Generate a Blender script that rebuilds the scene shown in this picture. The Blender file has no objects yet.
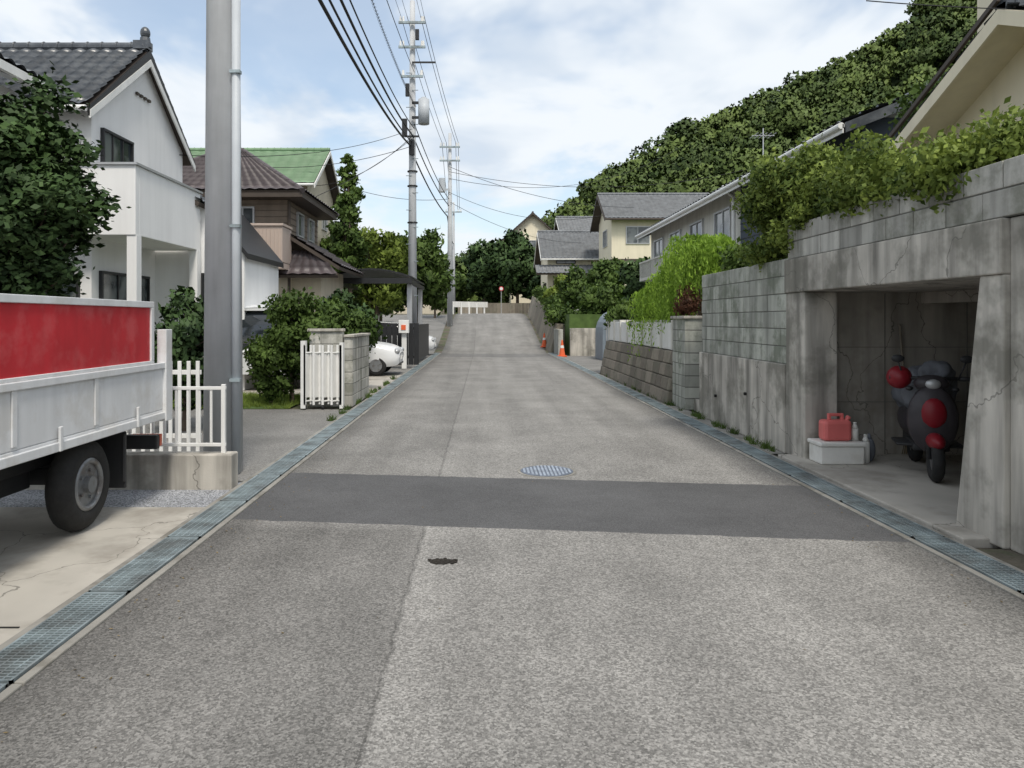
import bpy, math, random, numpy as np
from mathutils import Vector, Matrix
random.seed(3); rng=np.random.default_rng(3)
S=bpy.context.scene
COL=S.collection
# ------------------------------------------------------------------ materials
class NB:
    def __init__(s,name):
        s.m=bpy.data.materials.new(name); s.m.use_nodes=True; s.t=s.m.node_tree; s.n=s.t.nodes
        s.b=s.n['Principled BSDF']; s.tc=s.n.new('ShaderNodeTexCoord'); s.obj=s.tc.outputs['Object']
    def set(s,sock,v):
        if isinstance(v,bpy.types.NodeSocket): s.t.links.new(v,sock)
        else: sock.default_value=v
    def math(s,op,a,b=0.0,c=None,clamp=False):
        n=s.n.new('ShaderNodeMath'); n.operation=op; n.use_clamp=clamp
        s.set(n.inputs[0],a); s.set(n.inputs[1],b)
        if c is not None: s.set(n.inputs[2],c)
        return n.outputs[0]
    def map(s,scale):
        n=s.n.new('ShaderNodeMapping'); n.inputs['Scale'].default_value=scale
        s.t.links.new(s.obj,n.inputs['Vector']); return n.outputs[0]
    def noise(s,scale,detail=4,vec=None,rough=.55):
        n=s.n.new('ShaderNodeTexNoise'); n.inputs['Scale'].default_value=scale
        n.inputs['Detail'].default_value=detail; n.inputs['Roughness'].default_value=rough
        s.t.links.new(vec or s.obj,n.inputs['Vector']); return n.outputs['Fac']
    def vor(s,scale,out='Color',feature='F1'):
        n=s.n.new('ShaderNodeTexVoronoi'); n.feature=feature; n.inputs['Scale'].default_value=scale
        s.t.links.new(s.obj,n.inputs['Vector']); return n.outputs[out]
    def rng(s,f,a,b,c,d):
        n=s.n.new('ShaderNodeMapRange'); n.clamp=True; s.set(n.inputs[0],f)
        for i,v in enumerate((a,b,c,d)): s.set(n.inputs[i+1],v)
        return n.outputs[0]
    def scale(s,col,f):
        n=s.n.new('ShaderNodeVectorMath'); n.operation='SCALE'; s.set(n.inputs[0],col); s.set(n.inputs['Scale'],f); return n.outputs[0]
    def mix(s,f,a,b):
        n=s.n.new('ShaderNodeMix'); n.data_type='RGBA'; s.set(n.inputs[0],f)
        for i,v in ((6,a),(7,b)):
            if isinstance(v,tuple) and len(v)==3: v=(*v,1)
            s.set(n.inputs[i],v)
        return n.outputs[2]
    def sep(s):
        n=s.n.new('ShaderNodeSeparateXYZ'); s.t.links.new(s.obj,n.inputs[0]); return n.outputs
    def island(s):
        return s.n.new('ShaderNodeNewGeometry').outputs['Random Per Island']
    def bump(s,h,st,dist=.01):
        n=s.n.new('ShaderNodeBump'); n.inputs['Strength'].default_value=st; n.inputs['Distance'].default_value=dist
        s.set(n.inputs['Height'],h); s.t.links.new(n.outputs[0],s.b.inputs['Normal'])
    def color(s,c): s.set(s.b.inputs['Base Color'],c)
    def done(s,rough=.7,metal=0,spec=.4):
        if not s.b.inputs['Roughness'].is_linked: s.b.inputs['Roughness'].default_value=rough
        s.b.inputs['Metallic'].default_value=metal; s.b.inputs['Specular IOR Level'].default_value=spec
        return s.m
def mat(name,col,rough=.7,var=.12,scale=2.,bump=.15,bscale=60,metal=0,spec=.35,island=0,streak=0,stain=None,dist=.004,crack=0):
    q=NB(name); f=q.rng(q.noise(scale,3),.3,.7,1-var,1+var)
    if streak: f=q.math('MULTIPLY',f,q.rng(q.noise(1,4,q.map((5,5,.45))),.42,.68,1,1-streak))
    if island: f=q.math('MULTIPLY',f,q.rng(q.island(),0,1,1-island,1+island))
    if crack:
        n=q.n.new('ShaderNodeTexVoronoi'); n.feature='DISTANCE_TO_EDGE'; n.inputs['Scale'].default_value=.7
        va=q.n.new('ShaderNodeVectorMath'); va.operation='ADD'; q.t.links.new(q.obj,va.inputs[0])
        nn=q.n.new('ShaderNodeTexNoise'); nn.inputs['Scale'].default_value=2.5; nn.inputs['Detail'].default_value=4; q.t.links.new(q.obj,nn.inputs['Vector'])
        q.t.links.new(q.scale(nn.outputs['Color'],.7),va.inputs[1]); q.t.links.new(va.outputs[0],n.inputs['Vector'])
        f=q.math('MULTIPLY',f,q.math('SUBTRACT',1,q.math('MULTIPLY',q.math('LESS_THAN',n.outputs['Distance'],.004),crack)))
    c=q.scale(col,f)
    if stain: c=q.mix(q.rng(q.noise(stain[1],5,rough=.65),.48,.62,0,stain[2]),c,stain[0])
    q.color(c)
    if bump>=.1: q.bump(q.noise(bscale,2),bump,dist)
    return q.done(rough,metal,spec)
def leafmat(name,dark,light,tr=.3,ns=1.2,tint=False):
    q=NB(name); f=q.math('ADD',q.math('MULTIPLY',q.island(),.45),q.rng(q.noise(ns,2),.3,.7,-.1,.6),clamp=True)
    if tint:
        a=q.n.new('ShaderNodeAttribute'); a.attribute_name='tint'; f=q.math('ADD',q.math('MULTIPLY',f,.4),q.math('MULTIPLY',a.outputs['Fac'],.65),clamp=True)
    c=q.mix(f,dark,light); q.color(c); q.done(.6,0,.2)
    if tr:
        t=q.n.new('ShaderNodeBsdfTranslucent'); q.t.links.new(q.scale(c,1.3),t.inputs[0])
        mx=q.n.new('ShaderNodeMixShader'); mx.inputs[0].default_value=tr
        q.t.links.new(q.b.outputs[0],mx.inputs[1]); q.t.links.new(t.outputs[0],mx.inputs[2])
        q.t.links.new(mx.outputs[0],q.n['Material Output'].inputs[0])
    return q.m
def road_mat():
    q=NB('asphalt_road'); X,Y,Z=q.sep()
    sp=q.n.new('ShaderNodeSeparateColor'); q.t.links.new(q.vor(105),sp.inputs[0])
    sp2=q.n.new('ShaderNodeSeparateColor'); q.t.links.new(q.vor(210),sp2.inputs[0])
    ag=q.math('ADD',q.rng(q.math('POWER',sp.outputs[0],1.3),0,1,.62,1.42),q.rng(sp2.outputs[1],.0,1,-.2,.17))
    fine=q.rng(sp2.outputs[0],0,1,.65,1.4)
    nd=q.math('MULTIPLY',q.math('SUBTRACT',q.noise(5,5),.5),.07)
    u=q.math('ADD',q.math('MULTIPLY_ADD',X,.12,Y),nd)
    band=q.math('MULTIPLY',q.math('GREATER_THAN',u,5.27),q.math('LESS_THAN',u,6.95))
    far=q.math('MULTIPLY',q.math('GREATER_THAN',u,29.5),q.math('LESS_THAN',u,32.5))
    band=q.math('MAXIMUM',band,q.math('MULTIPLY',far,.45))
    xs=q.math('ADD',X,q.math('MULTIPLY',nd,.8))
    left=q.math('LESS_THAN',xs,-.42)
    near=q.rng(Y,5.2,5.4,1,.35)
    lf=q.math('SUBTRACT',1,q.math('MULTIPLY',q.math('MULTIPLY',left,near),.27))
    seam=q.math('LESS_THAN',q.math('ABSOLUTE',q.math('ADD',xs,.42)),.012)
    sf=q.math('SUBTRACT',1,q.math('MULTIPLY',seam,.25))
    big=q.rng(q.noise(.9,5,rough=.68),.3,.7,.76,1.14)
    tr=q.rng(q.noise(1,3,q.map((2.2,.12,1))),.35,.65,.86,1.08)
    edge=q.rng(q.math('ABSOLUTE',q.math('SUBTRACT',X,.49)),2.0,2.36,1,.66)
    f=q.math('MULTIPLY',q.math('MULTIPLY',q.math('MULTIPLY',lf,sf),q.math('MULTIPLY',big,tr)),q.math('MULTIPLY',ag,edge))
    base=q.scale((.262,.254,.24),f)
    pt=q.scale((.098,.098,.1),q.math('MULTIPLY',fine,big))
    q.color(q.mix(band,base,pt)); q.bump(q.vor(105,'Distance'),.35,.005); return q.done(.85,0,.25)
def asph(name,c,amp=.35):
    q=NB(name); sp=q.n.new('ShaderNodeSeparateColor'); q.t.links.new(q.vor(110),sp.inputs[0])
    f=q.math('MULTIPLY',q.rng(sp.outputs[0],0,1,1-amp,1+amp),q.rng(q.noise(.9,5),.3,.7,.78,1.15))
    q.color(q.scale(c,f)); q.bump(q.vor(110,'Distance'),.4,.006); return q.done(.85,0,.25)
M={}
M['road']=road_mat(); M['asph']=asph('driveway_asphalt',(.21,.205,.195)); M['gravel']=asph('gravel',(.3,.31,.33),.7)
M['slab']=mat('driveway_concrete',(.43,.405,.36),.8,.15,1.2,.25,90,stain=((.22,.2,.17),1.1,.65),crack=.5)
M['conc']=mat('weathered_concrete',(.53,.5,.445),.85,.2,1.6,.3,50,streak=.62,stain=((.15,.145,.12),1.4,.72),crack=.45)
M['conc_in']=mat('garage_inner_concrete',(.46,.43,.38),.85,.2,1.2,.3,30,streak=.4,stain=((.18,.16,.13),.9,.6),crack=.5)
M['block']=mat('concrete_block',(.44,.45,.4),.9,.18,2.2,.4,70,island=.2,streak=.5,stain=((.12,.14,.1),2.2,.7))
M['block2']=mat('pale_block',(.49,.48,.44),.9,.16,2.2,.4,70,island=.18,streak=.5,stain=((.15,.155,.12),2.2,.68))
M['mortar']=mat('mortar',(.16,.16,.145),.95,.1)
M['kerb']=mat('gutter_concrete',(.27,.26,.235),.85,.15,3,.3,80,stain=((.12,.11,.09),2.5,.6))
M['dark']=mat('drain_dark',(.02,.02,.018),.9,.3)
M['steel']=mat('galvanised_grate',(.31,.37,.39),.5,.3,5,.1,90,metal=.45,stain=((.13,.12,.11),3,.5),island=.12)
M['soil']=mat('soil',(.12,.105,.08),.95,.3,4,.8,30,stain=((.06,.09,.03),1.5,.7),dist=.02)
M['grass']=mat('grass_ground',(.08,.13,.035),.95,.3,3,.8,60)
M['white']=mat('white_plaster',(.82,.82,.815),.8,.03,1,.15,120,streak=.06)
M['whitep']=mat('white_paint',(.78,.78,.76),.45,.05,5,.04,40,streak=.1)
M['cream']=mat('cream_plaster',(.78,.71,.55),.85,.05,1,.2,120,streak=.08)
M['beige']=mat('beige_wall',(.58,.52,.41),.85,.06,1,.2,90,streak=.1)
M['brown']=mat('brown_siding',(.23,.185,.145),.8,.1,2,.15,80,streak=.15)
M['pink']=mat('balcony_panel',(.46,.38,.33),.7,.06,2,.1,80)
M['navy']=mat('navy_siding',(.06,.075,.1),.7,.1,2,.15,60)
M['greyw']=mat('grey_wall',(.62,.61,.56),.8,.07,1.5,.15,90,streak=.15)
M['tile']=mat('dark_roof_tile',(.055,.062,.072),.3,.3,3,.1,40,spec=.6,stain=((.14,.15,.16),5,.5))
M['tileb']=mat('brown_roof_tile',(.085,.07,.073),.45,.25,3,.1,40)
M['tileg']=mat('grey_roof_tile',(.15,.16,.172),.5,.25,3,.1,40)
M['green']=mat('green_metal_roof',(.17,.27,.16),.5,.12,2,.05,40)
M['soffit']=mat('brown_trim',(.07,.055,.045),.6,.1)
M['black']=mat('black_metal',(.025,.026,.028),.45,.1)
M['alum']=mat('aluminium',(.5,.51,.52),.4,.08,4,.05,40,metal=.5)
M['pole']=mat('concrete_pole',(.5,.515,.53),.75,.07,3,.2,120,streak=.2)
M['pipe']=mat('grey_pipe',(.45,.48,.51),.5,.06,4,.05,50)
M['wire']=mat('cable_rubber',(.02,.02,.022),.6,.05)
M['rubber']=mat('tyre_rubber',(.022,.022,.022),.8,.2,20,.3,60)
M['rim']=mat('steel_rim',(.25,.26,.27),.45,.15,8,.05,40,metal=.6,stain=((.1,.07,.05),9,.5))
M['truckw']=mat('truck_white_paint',(.72,.73,.74),.35,.05,3,.04,60,streak=.15,stain=((.42,.39,.34),3,.35))
M['red']=mat('red_board',(.52,.025,.035),.5,.12,3,.05,60,streak=.2,stain=((.58,.18,.18),4,.25))
M['redcan']=mat('red_plastic',(.66,.16,.15),.4,.06,6,.05,60)
M['redgl']=mat('red_gloss_paint',(.22,.012,.02),.4,.08,5,.02,60,spec=.35)
M['foam']=mat('styrofoam',(.72,.71,.67),.9,.05,10,.3,150,stain=((.5,.47,.4),6,.3))
M['cloth']=mat('grey_cover_cloth',(.14,.15,.17),.85,.2,6,.4,25)
M['scoot']=mat('scooter_dark_plastic',(.05,.045,.05),.4,.2,8,.02,60)
M['orange']=mat('cone_orange',(.75,.14,.05),.5,.05)
M['stone']=mat('brown_stone',(.24,.21,.17),.95,.2,2,.6,25,island=.3,stain=((.08,.09,.06),2,.5),dist=.02)
M['bark']=mat('bark',(.11,.085,.065),.95,.3,8,.8,30,dist=.01)
M['carw']=mat('car_white_paint',(.7,.71,.72),.25,.02,2,0,spec=.6)
M['lamp']=mat('lamp_lens',(.6,.12,.06),.25,.05)
M['litter']=mat('leaf_litter',(.16,.12,.06),.9,.2,3,0,40,island=.6)
q=NB('window_glass'); c=q.mix(q.rng(q.noise(1.3,2),.45,.55,0,.5),(.035,.045,.05),(.28,.3,.3)); q.color(c); M['glass']=q.done(.08,0,.8)
q=NB('vehicle_glass'); q.color((.02,.025,.03,1)); M['cglass']=q.done(.06,0,.8)
M['leafA']=leafmat('leaf_mid',(.025,.05,.012),(.13,.2,.045),.2)
M['leafD']=leafmat('leaf_dark',(.017,.036,.013),(.075,.13,.04),0)
M['leafL']=leafmat('leaf_light',(.055,.09,.018),(.27,.35,.065),.25)
M['leafV']=leafmat('leaf_vine',(.035,.068,.015),(.27,.34,.07),.25,2.4)
M['leafW']=leafmat('leaf_weeping',(.1,.18,.02),(.33,.5,.07),.35,2)
M['leafF']=leafmat('leaf_forest',(.02,.042,.013),(.15,.205,.055),0,.1,True)
M['leafR']=leafmat('leaf_reddish',(.05,.03,.02),(.22,.1,.06),.3,3)
# ------------------------------------------------------------------ mesh helpers
def emp(name):
    o=bpy.data.objects.new(name,None); o.empty_display_size=.3; COL.objects.link(o); return o
def link(name,me,m,parent):
    o=bpy.data.objects.new(name,me); COL.objects.link(o)
    if m is not None: me.materials.append(m)
    if parent: o.parent=parent
    return o
def np_mesh(name,V,F,m,parent=None,normals=None):
    V=np.asarray(V,dtype=np.float32); F=np.asarray(F,dtype=np.int32); k=F.shape[1]
    me=bpy.data.meshes.new(name); me.vertices.add(len(V)); me.vertices.foreach_set('co',V.ravel())
    me.loops.add(F.size); me.loops.foreach_set('vertex_index',F.ravel())
    me.polygons.add(len(F)); me.polygons.foreach_set('loop_start',np.arange(0,F.size,k,dtype=np.int32))
    me.update(calc_edges=True)
    if normals is not None:
        me.polygons.foreach_set('use_smooth',np.ones(len(F),dtype=bool))
        me.normals_split_custom_set_from_vertices(normals.astype(np.float32).tolist())
    else: me.validate()
    return link(name,me,m,parent)
class Bag:
    def __init__(s,M4=None): s.v=[]; s.f=[]; s.M=M4
    def add(s,vs,fs):
        o=len(s.v); s.v+=[tuple(s.M@Vector(v)) if s.M else tuple(v) for v in vs]; s.f+=[tuple(i+o for i in f) for f in fs]; return s
    def box(s,x0,x1,y0,y1,z0,z1):
        return s.add([(x0,y0,z0),(x1,y0,z0),(x1,y1,z0),(x0,y1,z0),(x0,y0,z1),(x1,y0,z1),(x1,y1,z1),(x0,y1,z1)],
          [(0,3,2,1),(4,5,6,7),(0,1,5,4),(1,2,6,5),(2,3,7,6),(3,0,4,7)])
    def prism(s,poly,vec):
        n=len(poly); v=Vector(vec); P=[Vector(p) for p in poly]
        return s.add(P+[p+v for p in P],[tuple(range(n))[::-1],tuple(range(n,2*n))]+[(i,(i+1)%n,n+(i+1)%n,n+i) for i in range(n)])
    def cyl(s,p0,p1,r0,r1=None,seg=12,cap=True):
        if r1 is None: r1=r0
        p0=Vector(p0); p1=Vector(p1); d=(p1-p0).normalized()
        a=d.orthogonal().normalized(); b=d.cross(a)
        vs=[]
        for p,r in ((p0,r0),(p1,r1)):
            for i in range(seg):
                t=2*math.pi*i/seg; vs.append(p+a*math.cos(t)*r+b*math.sin(t)*r)
        fs=[(i,(i+1)%seg,seg+(i+1)%seg,seg+i) for i in range(seg)]
        if cap: fs+=[tuple(range(seg))[::-1],tuple(range(seg,2*seg))]
        return s.add(vs,fs)
    def sph(s,c,r,seg=14,rings=9):
        if not isinstance(r,tuple): r=(r,r,r)
        vs=[];fs=[]
        for j in range(rings+1):
            ph=math.pi*j/rings
            for i in range(seg):
                t=2*math.pi*i/seg
                vs.append((c[0]+r[0]*math.sin(ph)*math.cos(t),c[1]+r[1]*math.sin(ph)*math.sin(t),c[2]+r[2]*math.cos(ph)))
        for j in range(rings):
            for i in range(seg): fs.append((j*seg+i,(j+1)*seg+i,(j+1)*seg+(i+1)%seg,j*seg+(i+1)%seg))
        return s.add(vs,fs)
    def torus(s,c,ax,R,r,seg=28,rs=10,w=1.0):
        ax=Vector(ax).normalized(); a=ax.orthogonal().normalized(); b=ax.cross(a); c=Vector(c); vs=[];fs=[]
        for i in range(seg):
            t=2*math.pi*i/seg; d=a*math.cos(t)+b*math.sin(t)
            for j in range(rs):
                u=2*math.pi*j/rs; vs.append(c+d*(R+r*math.cos(u))+ax*(r*w*math.sin(u)))
        for i in range(seg):
            for j in range(rs): fs.append((i*rs+j,((i+1)%seg)*rs+j,((i+1)%seg)*rs+(j+1)%rs,i*rs+(j+1)%rs))
        return s.add(vs,fs)
    def make(s,name,m,parent=None,bevel=0,smooth=False):
        me=bpy.data.meshes.new(name); me.from_pydata(s.v,[],s.f); me.update()
        if smooth:
            for p in me.polygons: p.use_smooth=len(p.vertices)==4
        o=link(name,me,m,parent)
        if bevel:
            b=o.modifiers.new('b','BEVEL'); b.width=bevel; b.segments=2; b.limit_method='ANGLE'; b.angle_limit=.7
        return o
def box(P,name,x0,x1,y0,y1,z0,z1,m,bevel=0): return Bag().box(x0,x1,y0,y1,z0,z1).make(name,m,P,bevel)
# ------------------------------------------------------------------ terrain
_ry=[33,36,39,42,45,48,50,55]; _rz=[0,.22,.6,1.03,1.42,1.74,1.86,2.0]
def ramp(y): return float(np.interp(y,_ry,_rz))
YS=[-120,-20,-4,0,4,8,12,16,20,24,28,31,33,36,39,42,45,48,50,55,60,80,120,300,900,2500]
def sheet(name,xs,ys,dz,m,parent=None):
    V=[(x,y,ramp(y)+dz) for y in ys for x in xs]; n=len(xs)
    F=[(j*n+i,j*n+i+1,(j+1)*n+i+1,(j+1)*n+i) for j in range(len(ys)-1) for i in range(n-1)]
    return np_mesh(name,V,F,m,parent)
sheet('ground',[-2500,-300,-60,-20,-8,-4,0,4,8,20,60,300,2500],YS,-.03,M['soil'])
sheet('road',[-1.884,0,2.884],[-8,0,4,8,12,16,20,24,28,31,33,36,39,42,45,48,50,55,62],0.0,M['road'])
sheet('side_street',[3.24,8,16],[20.6,24,28,30.6],-.006,M['asph'])
sheet('gravel_verge',[-9,-2.24],[20,24,28,31,33,36,39,42,45,48,50],-.01,M['asph'])
sheet('driveway',[-9,-2.216],[-5,0,5.85],0.0,M['slab'])
sheet('asphalt_driveway',[-7,-2.216],[6.8,8,12,12.3],-.004,M['asph'])
sheet('gravel_strip',[-7,-2.216],[5.85,6.8],-.012,M['gravel'])
sheet('parking_ground',[-10,-2.216],[14.6,16,20],-.006,M['slab'])
sheet('lawn',[-7,-3.3],[12.3,14.6],0.004,M['grass'])
sheet('roadside_strip',[3.216,3.45],[-5,0,4,4.78],0.0,M['soil'])
box(None,'slab_joint',-8,-2.26,3.55,3.562,.0,.004,M['dark'])
def gutter(x0,x1,y0,y1,step):
    P=emp('drain_gutter')
    k=Bag(); y=y0
    while y<y1-.01:
        ye=min(y+1.99,y1); k.box(x0-.045,x0,y,ye,-.1,.012); k.box(x1,x1+.045,y,ye,-.1,.012); y+=2.0
    k.make('concrete_edge',M['kerb'],P,.006)
    box(P,'channel_dark_sheet',x0-.001,x1+.001,y0,y1,-.05,.003,M['dark'])  # near-flush dark sheet; its colour stands in for shade down in the drain
    g=Bag(); y=y0
    while y<y1:
        ye=y+.975
        for xx in (x0+.008,x1-.020): g.box(xx,xx+.012,y,ye,.004,.019)
        for t in np.linspace(x0+.05,x1-.06,4 if y<14 else 2): g.box(t,t+.008,y+.02,ye-.02,.004,.0165)
        g.box(x0+.008,x1-.008,y,y+.014,.004,.0185); g.box(x0+.008,x1-.008,ye-.014,ye,.004,.0185)
        yy=y+.03; st=step if y<14 else step*2.2
        while yy<ye-.02:
            g.box(x0+.02,x1-.02,yy,yy+.009 if y<14 else yy+.02,.004,.018); yy+=st
        y+=1.0
    g.make('grating',M['steel'],P)
gutter(-2.17,-1.93,-3,33,.027); gutter(2.93,3.17,-3,33,.03)
sheet('gutter_wall_strip',[3.216,3.42],[8.2,12,16,20],-.002,M['kerb'])
box(None,'garage_apron',3.22,7.6,4.9,7.98,-.05,.035,M['slab'],.01)
P=emp('manhole_cover'); Bag().cyl((.63,7.22,-.02),(.63,7.22,.006),.29,seg=48).make('rim',M['kerb'],P)
b=Bag().cyl((.63,7.22,0),(.63,7.22,.010),.26,seg=48)
b.make('plate',mat('manhole_iron',(.13,.15,.19),.5,.3,8,.1,metal=.3),P)
b=Bag()
for i in range(-6,7):
    for j in range(-6,7):
        x=i*.037;y=j*.037
        if x*x+y*y<.235**2: b.box(.63+x-.010,.63+x+.010,7.22+y-.010,7.22+y+.010,.009,.015)
b.make('studs',mat('stud_paint',(.34,.39,.46),.5,.3,9),P)
b=Bag(); n=22
pl=[(-.25+math.cos(i/n*6.283)*.085*random.uniform(.7,1.15),4.53+math.sin(i/n*6.283)*.05*random.uniform(.7,1.15),.001) for i in range(n)]
b.prism(pl,(0,0,.004))  # flat dark disc, hollow of a small pothole put in as colour; leaf bits follow
for i in range(60):
    a=random.random()*6.28; r=.095*random.random()**.8
    x=-.25+math.cos(a)*r; y=4.53+math.sin(a)*r*.6; s=random.uniform(.004,.014)
    b.sph((x,y,.006),(s,s*.8,s*.4),6,4)
b.make('pothole_disc_leaves',mat('pothole_leaf_dark',(.025,.022,.018),.9,.3),None)
# ------------------------------------------------------------------ foliage
def leaves(pts,size,out=None,jit=.5,vert=0.0,asp=.55,mixn=.75):
    n=len(pts); d=rng.normal(size=(n,3)); d[:,2]*=(1+vert*2); d/=np.linalg.norm(d,axis=1)[:,None]
    e=rng.normal(size=(n,3)); e-=d*(e*d).sum(1)[:,None]; e/=np.linalg.norm(e,axis=1)[:,None]
    s=(size*(1-jit+2*jit*rng.random(n)))[:,None]
    a=d*s; b=e*s*asp; N=None
    if out is not None:
        g=np.cross(a,b); gl=g/np.linalg.norm(g,axis=1)[:,None]
        sg=np.sign((gl*out).sum(1)); sg[sg==0]=1; b=b*(sg)[:,None]; gl=gl*sg[:,None]
        nn=out*mixn+gl*(1-mixn)*1.2; nn/=np.linalg.norm(nn,axis=1)[:,None]; N=np.repeat(nn,4,axis=0)
    V=np.empty((n,4,3)); V[:,0]=pts-a; V[:,1]=pts-b; V[:,2]=pts+a; V[:,3]=pts+b
    return V.reshape(-1,3),np.arange(n*4).reshape(-1,4),N
def clump_pts(C,R,n,flat=.8,inner=.35,fuzz=.2,ctr=None):
    C=np.asarray(C);R=np.asarray(R); w=R**2/np.sum(R**2); k=rng.choice(len(C),n,p=w)
    d=rng.normal(size=(n,3)); d/=np.linalg.norm(d,axis=1)[:,None]; dd=d.copy()
    r=R[k]*(inner+(1.05-inner)*rng.random(n)**.7)*(1+.25*np.sin(d[:,0]*4+k)*np.sin(d[:,2]*5+k*1.7))
    d[:,2]*=flat; P=C[k]+d*r[:,None]+rng.normal(size=(n,3))*(R[k]*fuzz)[:,None]
    o=dd*.75
    if ctr is not None:
        g=P-np.asarray(ctr); g/=(np.linalg.norm(g,axis=1)[:,None]+1e-6); o=o+g*.45
    o[:,2]+=.12; o/=np.linalg.norm(o,axis=1)[:,None]; return P,o
def tree(name,x,y,z0,H,R,m,trunk=.3,n=9000,leaf=.07,clumps=30,cr=.33,flat=.8,tr=None,shape='round',vert=0,fuzz=.2):
    P=emp(name); hc=H*(1-trunk)/2; zc=z0+H*trunk+hc; C=[];Rr=[]
    for i in range(clumps):
        while True:
            p=rng.uniform(-1,1,3); l=np.linalg.norm(p)
            if .25<l<1: break
        if shape=='column': k=.9-.45*max(0,p[2])
        else: k=1
        c=(x+p[0]*R*.8*k,y+p[1]*R*.8*k,zc+p[2]*hc*.88); C.append(c)
        Rr.append(R*cr*random.uniform(.55,1.25)*(k if shape!='round' else 1)+.02)
    pts,o=clump_pts(C,Rr,n,flat,fuzz=fuzz,ctr=(x,y,zc)); V,F,N=leaves(pts,leaf,o,vert=vert); np_mesh('crown',V,F,m,P,N)
    tr=tr or max(.04,H*.022); b=Bag()
    top=z0+H*(trunk+(1-trunk)*.75)
    seg=5; pr=Vector((x,y,z0-.05))
    for i in range(seg):
        t=(i+1)/seg; q=Vector((x+random.uniform(-.03,.03)*H*.3,y+random.uniform(-.03,.03)*H*.3,z0+(top-z0)*t))
        b.cyl(pr,q,tr*(1-.8*(i/seg)),tr*(1-.8*t),8,False); pr=q
    for c in C[::2]:
        s=Vector((x,y,z0+(top-z0)*random.uniform(.35,.8)));b.cyl(s,c,tr*.35,tr*.1,5,False)
    b.make('trunk',M['bark'],P,smooth=True); return P
def bush(name,C,R,m,n,leaf,flat=.85,z0=0,stems=True):
    P=emp(name); pts,o=clump_pts(C,R,n,flat,.3); V,F,N=leaves(pts,leaf,o,mixn=.65); np_mesh('foliage',V,F,m,P,N)
    b=Bag()
    for c in C[::2 if stems else 9]: b.cyl((c[0]+.15,c[1],z0),c,.014,.006,5,False)
    b.make('stems',M['bark'],P)
# ------------------------------------------------------------------ building helpers
def tile_slab(P,name,e0,e1,r1,r0,m,tw=.27,tl=.27,amp=.035,under=None,th=.09):
    e0,e1,r1,r0=[np.array(p,float) for p in (e0,e1,r1,r0)]
    L=max(np.linalg.norm(e1-e0),np.linalg.norm(r1-r0)); W=np.linalg.norm((r0+r1)/2-(e0+e1)/2)
    nrm=np.cross(e1-e0,(r0+r1)/2-(e0+e1)/2); nrm/=np.linalg.norm(nrm)
    if nrm[2]<0: nrm=-nrm
    nu=max(1,int(L/tw)); nv=max(1,int(W/tl)); su=6
    us=np.linspace(0,1,nu*su+1); vs=[]
    hv=[]
    for k in range(nv): vs+=[k/nv,(k+.999)/nv]; hv+=[.035,0.0]
    vs=np.array(vs); hv=np.array(hv); ph=us*nu
    hu=amp*(.5+.5*np.cos(2*np.pi*ph))**.7
    U,Vv=np.meshgrid(us,vs)
    p=(e0*(1-U[...,None])+e1*U[...,None])*(1-Vv[...,None])+(r0*(1-U[...,None])+r1*U[...,None])*Vv[...,None]
    p=p+nrm*(hu[None,:,None]+hv[:,None,None]+.01); n=len(us)
    idx=np.arange(len(vs)*n).reshape(len(vs),n)
    F=np.stack([idx[:-1,:-1],idx[:-1,1:],idx[1:,1:],idx[1:,:-1]],-1).reshape(-1,4)
    np_mesh(name,p.reshape(-1,3),F,m,P)
    d=tuple(-nrm*th); Bag().prism([tuple(e0),tuple(e1),tuple(r1),tuple(r0)],d).make(name+'_deck',under or M['soffit'],P)
def fb(B,face,c,a0,a1,z0,z1,o0,o1):
    if face=='-y': B.box(a0,a1,c-o1,c-o0,z0,z1)
    elif face=='+x': B.box(c+o0,c+o1,a0,a1,z0,z1)
    elif face=='-x': B.box(c-o1,c-o0,a0,a1,z0,z1)
def window(P,face,c,a0,a1,z0,z1,fr=None,n=2,w=.045):
    fr=fr or M['alum']; g=Bag(); fb(g,face,c,a0+w*.5,a1-w*.5,z0+w*.5,z1-w*.5,.0,.02); g.make('window_glass',M['glass'],P)
    f=Bag()
    fb(f,face,c,a0,a1,z0,z0+w,.0,.07); fb(f,face,c,a0,a1,z1-w,z1,.0,.07)
    fb(f,face,c,a0,a0+w,z0+w,z1-w,.0,.065); fb(f,face,c,a1-w,a1,z0+w,z1-w,.0,.065)
    for i in range(1,n):
        x=a0+(a1-a0)*i/n; fb(f,face,c,x-w*.4,x+w*.4,z0+w,z1-w,.0,.045)
    f.make('window_frame',fr,P)
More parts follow.
